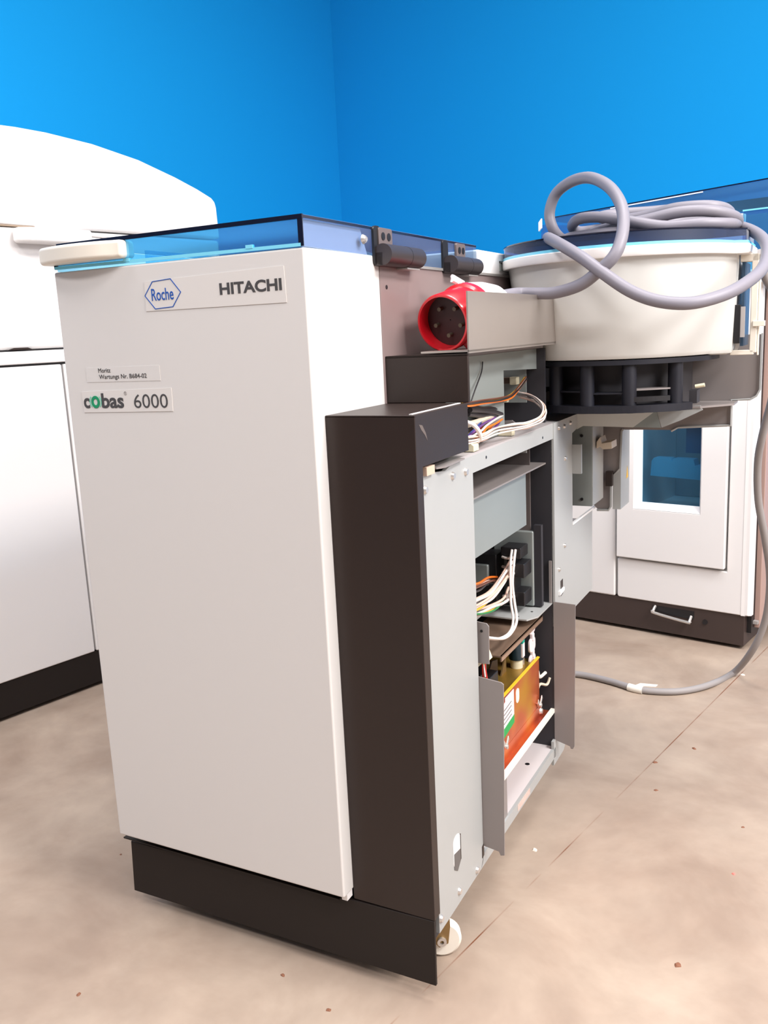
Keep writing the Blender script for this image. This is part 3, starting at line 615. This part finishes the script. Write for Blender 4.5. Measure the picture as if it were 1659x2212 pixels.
# ------------------------------------------------------------------ red plug and its heavy grey cable
cb0 = thing('power_cable', 'thick grey power cable with red five pin plug, coiled on top of the round tub', 'cable', (0, 0, 0), YAW)
P('cable_jacket', MB().tube([[0.09, 0.52, 0.935], [0.1009, 0.6, 0.9422], [0.1395, 0.6, 0.9398], [0.1793, 0.59, 0.9388], [0.228, 0.575, 0.9486], [0.2606, 0.57, 0.9681], [0.2935, 0.57, 0.9976], [0.3005, 0.6, 1.042], [0.2881, 0.64, 1.0877], [0.2544, 0.69, 1.1296], [0.2057, 0.74, 1.1582], [0.1579, 0.78, 1.1618], [0.1193, 0.8, 1.1443], [0.1052, 0.8, 1.1074], [0.1138, 0.8, 1.0734], [0.1218, 0.84, 1.057], [0.1437, 0.84, 1.0596], [0.2139, 0.8, 1.057], [0.2897, 0.79, 1.057], [0.3763, 0.8, 1.057], [0.4395, 0.84, 1.057], [0.4521, 0.9, 1.063], [0.4142, 0.97, 1.0855], [0.3461, 0.99, 1.0941], [0.2707, 0.98, 1.0872], [0.2132, 0.97, 1.0842], [0.1673, 0.95, 1.081], [0.1362, 0.92, 1.0777], [0.1309, 0.88, 1.0856], [0.1603, 0.83, 1.0936], [0.2138, 0.8, 1.0892], [0.2826, 0.78, 1.071], [0.3447, 0.78, 1.057], [0.4119, 0.79, 1.057], [0.4564, 0.84, 1.057], [0.4534, 0.92, 1.069], [0.3943, 0.98, 1.0977], [0.3347, 1.0, 1.1114], [0.2666, 1.0, 1.1136], [0.2007, 0.98, 1.1135], [0.1793, 0.93, 1.1043], [0.2258, 0.87, 1.0878], [0.2976, 0.84, 1.0872], [0.3548, 0.82, 1.0936], [0.4153, 0.82, 1.0916], [0.4429, 0.86, 1.0866], [0.4405, 0.93, 1.0802], [0.3973, 0.96, 1.0826], [0.3432, 0.95, 1.0814], [0.3014, 0.92, 1.0745], [0.2385, 0.9, 1.0667], [0.1898, 0.92, 1.066], [0.1748, 0.88, 1.0654], [0.2042, 0.84, 1.0681], [0.2556, 0.8, 1.0699], [0.3074, 0.79, 1.0747], [0.3685, 0.79, 1.0824], [0.4253, 0.81, 1.0802], [0.4622, 0.86, 1.069], [0.451, 0.92, 1.0612], [0.3977, 0.96, 1.064], [0.4258, 0.955, 1.057], [0.4642, 0.93, 1.057], [0.5036, 0.88, 1.0336], [0.5233, 0.82, 1.0046], [0.5236, 0.74, 0.9645], [0.5035, 0.66, 0.9364], [0.471, 0.6, 0.9159], [0.4235, 0.56, 0.905], [0.3711, 0.55, 0.9118], [0.3234, 0.55, 0.9321], [0.2722, 0.56, 0.9677], [0.2294, 0.58, 0.9985], [0.1811, 0.62, 1.0264], [0.132, 0.7, 1.0489], [0.0886, 0.86, 1.0584]], .0112, 14, 6), GREY, cb0, smooth=True)
plugc = Vector((.075, .293, .8905)); ax = Vector(((0.0780,0.9817,0.1738))).normalized()
pm = MB().revolve(plugc, ax, [(0, .0455), (.003, .0475), (.075, .0475), (.078, .052), (.092, .052), (.092, .030), (.050, .028), (.050, .0425), (0, .0425)], 48)
plug = P('plug_sleeve', pm, RED, cb0, smooth=True)
P('plug_insert', MB().revolve(plugc, ax, [(.030, .001), (.030, .0424), (.056, .0424), (.056, .001)], 40), REDD, plug, smooth=True)
u_ = ax.cross(Vector((0, 0, 1))).normalized(); w_ = ax.cross(u_)
for k in range(5):
    t = math.radians(20+72*k); c0 = plugc+u_*math.cos(t)*.024+w_*math.sin(t)*.024
    P('plug_pin', MB().cyl(c0+ax*.019, c0+ax*.032, .0034, 12), mat('dull_brass', (92, 84, 70), .5, metal=.3) if k == 0 else bpy.data.materials['dull_brass'], plug, smooth=True)
P('plug_collar', MB().revolve(plugc, ax, [(.092, .030), (.092, .050), (.112, .049), (.150, .044), (.200, .032), (.230, .020), (.230, .012)], 40, closed=False), PLUGW, plug, smooth=True)
kb = MB(); cl = plugc+ax*.088-w_*.0
lat = plugc+ax*.082-Vector((0, 0, 1))*0
# small keyway lug underneath and latch on top
dn = Vector((.62, -.05, -.78)); dn = (dn-ax*dn.dot(ax)).normalized(); sd = ax.cross(dn)
lg = MB()
c_ = plugc+dn*.050+ax*.035
vs = [c_+ax*a_+dn*b_+sd*d_ for a_ in (-.016, .016) for b_ in (-.006, .007) for d_ in (-.007, .007)]
vv = [lg.bm.verts.new(v) for v in vs]; bmesh.ops.convex_hull(lg.bm, input=vv); P('plug_key', lg, RED, plug, bevel=.0015)
upv = (Vector((-.25, 0, 1))-ax*Vector((-.25, 0, 1)).dot(ax)).normalized(); sd2 = ax.cross(upv)
lt_ = MB(); lt_.tube([plugc+ax*.115+upv*.050, plugc+ax*.085+upv*.066, plugc+ax*.080+upv*.060, plugc+ax*.100+upv*.050], .004, 6, 3, False)
P('plug_latch', lt_, PLUGW, plug)

# ------------------------------------------------------------------ thinner cable hanging down and lying on the floor
fc = thing('floor_cable', 'grey cable hanging down at the right edge and curving across the floor', 'cable', (0, 0, 0), YAW)
P('cable_jacket', MB().tube([[0.4957, 1.0, 1.0087], [0.5013, 1.05, 0.9679], [0.5239, 1.1, 0.9089], [0.5321, 1.15, 0.8067], [0.5192, 1.2, 0.6985], [0.4966, 1.24, 0.5953], [0.4854, 1.28, 0.5211], [0.4866, 1.32, 0.4199], [0.5025, 1.36, 0.315], [0.5141, 1.4, 0.2183], [0.5139, 1.43, 0.1327], [0.502, 1.46, 0.043], [0.4727, 1.49, -0.0454], [0.4181, 1.5723, -0.1505], [0.3627, 1.4506, -0.1505], [0.2976, 1.3796, -0.1505], [0.2262, 1.3524, -0.1505], [0.1742, 1.354, -0.1505], [0.1018, 1.3815, -0.1505], [0.0288, 1.3997, -0.1505], [-0.0206, 1.4007, -0.1505], [-0.0818, 1.3897, -0.1505], [-0.2143, 1.389, -0.1505]], .0094, 12, 6), GREYF, fc, smooth=True)
tpw = [[0.1575, 1.3585, -0.1505], [0.1773, 1.3516, -0.1505], [0.1986, 1.349, -0.1505]]
tt = MB(); tt.tube(tpw, .0112, 12, 3, False); P('tape_wrap', tt, TAPE, fc, smooth=True)
tf = MB(); q0 = Vector(tpw[1]); tf.prism([(q0.x-.002, q0.y), (q0.x+.055, q0.y+.012), (q0.x+.058, q0.y+.028), (q0.x+.010, q0.y+.022)], 'z', q0.z+.009, q0.z+.0105); P('tape_flag', tf, TAPE, fc)

KS = 1.0147   # the two floor-standing analysers behind are a little larger than drawn
# ------------------------------------------------------------------ big white analyser on the left
B = thing('floor_analyzer', 'large white analyzer with arched cover standing along the left blue wall', 'analyzer', (-1.5013, .4700, 0), 0)
def Q(name, mb, m, parent=B, **k): return mb.build(name, m, parent, xf=Matrix.Scale(KS, 4) @ Matrix.Translation((1.467, -.45, 0)), **k)
XF = -1.467
Q('plinth', box(-2.35, XF-.004, -.9, 1.12, .012, .111), PLINTH)
Q('lower_door', box(-2.36, XF, -.9, .502, .112, .983), WHITE2, bevel=.004)
Q('lower_door', box(-2.36, XF, .508, 1.134, .112, .983), WHITE2, bevel=.004)
Q('dark_gap', box(-2.35, XF-.012, -.9, 1.12, .98, 1.04), BLACK)
Q('worktop_strip', box(-2.36, XF+.003, -.9, 1.134, .989, 1.0245), WHITE2, bevel=.004)
Q('finger_recess', MB().prism([(.345, 1.0285), (.365, 1.034), (.405, 1.034), (.42, 1.0285)], 'x', XF-.002, XF+.0012), BROWN)
Q('middle_cover', box(-2.36, XF, -.9, 1.134, 1.0295, 1.356), WHITE2, bevel=.012, seg=4)
archh = [(.45, 1.617), (.539, 1.615), (.684, 1.603), (.84, 1.577), (.975, 1.540), (1.06, 1.512), (1.115, 1.490), (1.128, 1.478), (1.133, 1.46), (1.137, 1.36)]
mir = [(.9-y_, z_) for y_, z_ in archh[1:]][::-1]
arch = Q('arched_cover', MB().prism(mir+archh, 'x', -2.30, XF+.002), WHITE2, bevel=.010, seg=4)
Q('cover_seam', box(-2.3, XF+.0005, -.2, .47, 1.3565, 1.3605), mat('seam_grey', (150, 130, 110), .6))
arm = MB(); ap_ = [(.405, 0), (.392, .02), (.39, .045), (.42, .068), (.60, .075), (.62, 0)]
arm.prism([(XF+x_, y_) for y_, x_ in ap_], 'z', 1.312, 1.350); Q('cover_handle', arm, WHITE2, bevel=.008, seg=4)
Q('cover_rod', MB().tube([(XF+.002, .60, 1.345), (XF+.035, .70, 1.335)], .003, 6, 1, False), PALEI, smooth=True)

# ------------------------------------------------------------------ white and brown analyser at the back right
D = thing('window_analyzer', 'white and brown analyzer with blue window door in front of the far blue wall', 'analyzer', (-.3070, 1.8469, 0), 0)
def W(name, mb, m, parent=D, **k): return mb.build(name, m, parent, xf=Matrix.Scale(KS, 4) @ Matrix.Translation((.29, -1.807, 0)), **k)
Y0 = 1.807
W('plinth', box(-.66, .060, Y0+.004, 2.7, .012, .112), mat('warm_brown_plinth', (62, 50, 47), .45), bevel=.001)
bd = MB(); bd.box(-.66, -.31, Y0+.03, 2.7, .112, 1.19); bd.box(-.07, .058, Y0+.03, 2.7, .112, 1.19); bd.box(-.31, -.07, Y0+.03, 2.7, .112, .40); bd.box(-.31, -.07, Y0+.42, 2.7, .40, 1.19)
W('body', bd, WHITE2)
W('side_panel', box(.066, .090, Y0+.062, 2.72, .06, 1.115), mat('warm_taupe_side', (182, 152, 142), .45, noise=.02, nscale=8), bevel=.002)
W('side_gap', box(.056, .074, Y0+.03, 2.7, .05, 1.12), BLACK)
W('side_tab', box(.070, .088, Y0+.045, Y0+.06, .076, .086), PALEI)
W('left_panel', box(-.66, -.367, Y0, Y0+.03, .112, 1.185), WHITE2, bevel=.006, seg=3)
W('lower_panel', MB().prism([(-.359, .247), (.003, .247), (.003, .258), (.005, 1.185), (.072, 1.185), (.072, .113), (.060, .112), (-.353, .112), (-.359, .117)], 'y', Y0, Y0+.03) , WHITE2, bevel=.007, seg=3)
W('corner_strip', MB().prism([(.050, Y0-.001), (.060, Y0), (.078, Y0+.012), (.0785, Y0+.03), (.050, Y0+.03)], 'z', .112, 1.185), WHITE2)
dr = MB(); oo = [(-.357, .255), (-.003, .255), (-.003, 1.06), (-.357, 1.06)]; ii = [(-.300, .425), (-.080, .425), (-.080, .90), (-.300, .90)]
dr.ring(oo, ii, 'y', Y0-.012, Y0+.012); door = W('window_door', dr, WHITE2, bevel=.003, seg=3)
fr_ = MB()
def quad(mb, a_, b_, c_, d_): mb.bm.faces.new([mb.bm.verts.new(p_) for p_ in (a_, b_, c_, d_)])
def slope(mb, o1, o2, i1, i2, yo, yi):
    A_ = [mb.bm.verts.new(v) for v in ((o1[0], yo, o1[1]), (o2[0], yo, o2[1]), (i2[0], yi, i2[1]), (i1[0], yi, i1[1]), (o1[0], yi+.004, o1[1]), (o2[0], yi+.004, o2[1]), (i2[0], yi+.004, i2[1]), (i1[0], yi+.004, i1[1]))]
    bmesh.ops.convex_hull(mb.bm, input=A_)
O_ = [(-.300, .425), (-.080, .425), (-.080, .90), (-.300, .90)]; I_ = [(-.276, .446), (-.088, .446), (-.088, .88), (-.276, .88)]
for k in range(4): slope(fr_, O_[k], O_[(k+1) % 4], I_[k], I_[(k+1) % 4], Y0-.012, Y0+.006)
W('window_frame', fr_, WHITE2, door)
W('window_glass', box(-.279, -.086, Y0+.006, Y0+.009, .443, .883), WIN, door)
W('window_cavity', MB().box(-.309, -.071, Y0+.38, Y0+.39, .401, 1.15), mat('cavity_grey', (170, 176, 178), .6))
tr_ = MB(); tr_.prism([(-.272, .525), (-.268, .575), (-.26, .585), (-.205, .585), (-.20, .576), (-.196, .585), (-.13, .585), (-.125, .565), (-.108, .565), (-.108, .585), (-.095, .585), (-.105, .52)], 'y', Y0+.06, Y0+.10)
W('cyan_tray', tr_, CYAN); W('inner_carriage', box(-.17, -.085, Y0+.10, Y0+.16, .60, .74), mat('inner_blue_grey', (60, 110, 140), .5)); W('inner_top_bar', box(-.20, -.085, Y0+.06, Y0+.09, .69, .76), CYAN)
hn = MB().tube([(-.226, Y0+.004, .098), (-.226, Y0-.012, .088), (-.222, Y0-.014, .080), (-.112, Y0-.014, .066), (-.106, Y0-.012, .070), (-.106, Y0+.004, .082)], .0048, 8, 4)
W('pull_handle', hn, CHROME, smooth=True)
W('handle_recess', box(-.235, -.097, Y0+.0025, Y0+.0045, .074, .1), BLACK)
W('lock_hole', MB().cyl((-.061, Y0+.0045, .071), (-.061, Y0+.001, .071), .008, 16), BLACK)
# blue hood on top
hd_ = [(-.640, 1.19), (-.640, 1.31), (-.625, 1.355), (-.59, 1.375), (.115, 1.4035), (.12, 1.19)]
hood = W('blue_hood', MB().prism(hd_, 'y', Y0+.006, Y0+.010), HOOD)
W('hood_left_side', MB().prism([(Y0+.010, 1.19), (Y0+.010, 1.355), (2.60, 1.40), (2.60, 1.19)], 'x', -.640, -.636), HOOD, hood)
W('hood_top', MB().prism([(-.636, 1.372), (.115, 1.400), (.115, 1.4035), (-.60, 1.3755)], 'y', Y0+.010, 2.6), HOOD, hood)
W('hood_rear', MB().prism([(x_, z_) for x_, z_ in hd_], 'y', 2.60, 2.604), HOOD, hood)
W('hood_top_edge', MB().tube([(-.60, Y0+.006, 1.3735), (.115, Y0+.006, 1.4025)], .0022, 4, 1, False), EDGE, hood)
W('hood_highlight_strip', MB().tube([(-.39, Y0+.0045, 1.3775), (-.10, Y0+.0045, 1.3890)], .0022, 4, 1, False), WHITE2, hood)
W('hood_side_reflection', MB().prism([(-.6425, 1.335), (-.632, 1.345), (-.632, 1.375), (-.6425, 1.363)], 'y', Y0-.002, Y0+.005), WHITE2, hood)  # small white patch imitates a reflection on the hood's left side
W('hood_inner_cover', box(-.50, .05, 2.15, 2.5, 1.19, 1.345), mat('blue_grey_inner', (120, 150, 165), .5))
W('hood_inner_bar', box(-.28, .11, 1.98, 2.04, 1.345, 1.372), BROWN)
W('cyan_block', box(-.555, -.49, Y0+.05, Y0+.08, 1.30, 1.335), mat('cyan_clear_block', (70, 190, 226), .3))
W('white_corner_block', box(-.10, .028, Y0-.03, Y0+.0, 1.20, 1.312), WHITE2, bevel=.003)
W('side_guard', box(.030, .12, Y0-.032, Y0-.028, 1.155, 1.318), HOOD)
W('side_guard_edge', box(.028, .12, Y0-.034, Y0-.027, 1.316, 1.320), EDGEC)
W('lower_white_ledge', box(.04, .13, Y0-.02, Y0+.05, 1.118, 1.155), WHITE2, bevel=.004)

# ------------------------------------------------------------------ crumbs on the floor
def crumb(name, label, x_, y_, size, m, seed, flat=.25):
    random.seed(seed); b_ = MB()
    vs = [b_.bm.verts.new((size*random.uniform(.55, 1)*math.cos(t), size*random.uniform(.35, .8)*math.sin(t), 0)) for t in [k*PI/4 for k in range(8)]]
    vs += [b_.bm.verts.new((size*.5*math.cos(t), size*.35*math.sin(t), size*flat)) for t in [k*PI/2+.3 for k in range(4)]]
    bmesh.ops.convex_hull(b_.bm, input=vs)
    o = b_.build(name, m); o.location = Vector((x_, y_, .0002))*S; o.rotation_euler = (0, 0, seed*.7)
    return tag(o, label, 'debris', 'dirt crumbs on the floor' if name == 'dirt_crumb' else None)
CRB = mat('crumb_brown', (128, 84, 62), .8); CRW = mat('scrap_white', (235, 222, 208), .7); CRR = mat('fleck_red', (232, 120, 110), .7)
crumb('paper_scrap', 'small white paper scrap on the floor right of the open frame', 0.0538, 0.5081, 0.009, CRW, 3)
crumb('dirt_crumb', 'brown dirt crumb on the floor, the farthest of the three right of the floor seam', 0.1591, 1.1105, 0.008, CRB, 4)
crumb('dirt_crumb', 'brown dirt crumb on the floor just right of the seam line, nearest to it', 0.1611, 0.8677, 0.006, CRB, 5)
crumb('dirt_crumb', 'tiny brown crumb on the floor near the right edge of the photo', 0.3655, 0.8234, 0.005, CRB, 6)
crumb('red_fleck', 'tiny pale red fleck on the floor near the right edge', 0.4016, 0.6518, 0.006, CRR, 7)
crumb('dirt_crumb', 'tiny dark crumb on the floor left of the plinth end', -0.6413, 0.0069, 0.004, CRB, 8)
crumb('tape_scrap', 'small white tape scrap on the floor seam inside the cable bend', 0.1103, 1.6434, 0.01, CRW, 9)
crumb('dirt_crumb', 'brown crumb lying on the floor seam at its upper end', 0.1088, 0.9907, 0.008, CRB, 10)
crumb('tan_scrap', 'flat tan scrap on the floor at the lower right', 0.4074, 0.3524, 0.009, CRB, 11)
crumb('dirt_crumb', 'dark crumb on the floor in front of the plinth, left of the lower centre', -0.3522, -0.2742, 0.006, CRB, 12)
crumb('dirt_crumb', 'dark crumb on the floor in front of the middle of the plinth', -0.1084, -0.0459, 0.006, CRB, 13)
crumb('dirt_crumb', 'dark crumb at the bottom edge of the photo under the plinth middle', 0.0061, -0.0580, 0.006, CRB, 14)

# ------------------------------------------------------------------ light
def area(name, loc, rot, sx, sy, power, col=(1, 1, 1), spread=180):
    l = bpy.data.lights.new(name, 'AREA'); l.shape = 'RECTANGLE'; l.size = sx; l.size_y = sy; l.energy = power; l.color = col; l.spread = math.radians(spread)
    o = bpy.data.objects.new(name, l); COL.objects.link(o); o.location = loc; o.rotation_euler = rot; return o
area('ceiling_lamp_right', (2.2, .55, 2.85), (0, math.radians(30), 0), .5, 1.6, 54, (1, .965, .95), 118)
area('fill_light_right', (2.7, .3, 2.0), (0, math.radians(70), 0), .5, 1.6, 26, (1, .965, .95), 120)  # unseen fill light added at mid height on the right, no known fixture
area('ceiling_lamp_left', (-.95, -.62, 3.05), (0, 0, 0), .6, 1.2, 28, (1, .955, .95), 180)
area('fill_light_front', (1.25, -1.0, 3.05), (math.radians(16), 0, 0), .9, .4, 26, (1, .955, .95), 180)  # unseen fill added to brighten front-facing surfaces further back
area('ceiling_lamp_entry', (.2, -2.2, 3.05), (math.radians(16), 0, 0), 1.2, .4, 54, (1, .955, .95), 180)
area('ceiling_lamp_back', (.35, .8, 3.05), (0, 0, 0), 1.2, .4, 40, (1, .96, .95), 180)
w = bpy.data.worlds.new('room_air'); scene.world = w; w.use_nodes = True
w.node_tree.nodes['Background'].inputs[0].default_value = (1, .95, .92, 1); w.node_tree.nodes['Background'].inputs[1].default_value = .3

# ------------------------------------------------------------------ camera
cd = bpy.data.cameras.new('camera'); cam = bpy.data.objects.new('camera', cd); COL.objects.link(cam)
cd.sensor_fit = 'HORIZONTAL'; cd.sensor_width = 36; cd.lens = 36*1902.6/1659; cd.clip_start = .02
cam.matrix_world = Matrix([[0.77698, -0.087849, 0.623366, 0.738583], [0.62775, 0.182438, -0.756734, -0.772808], [-0.047248, 0.979285, 0.196898, 0.880955], [0, 0, 0, 1]])
scene.camera = cam
vs_ = scene.view_settings; vs_.view_transform = 'Standard'; vs_.look = 'None'; vs_.exposure = .1; vs_.gamma = 1; vs_.use_curve_mapping = False
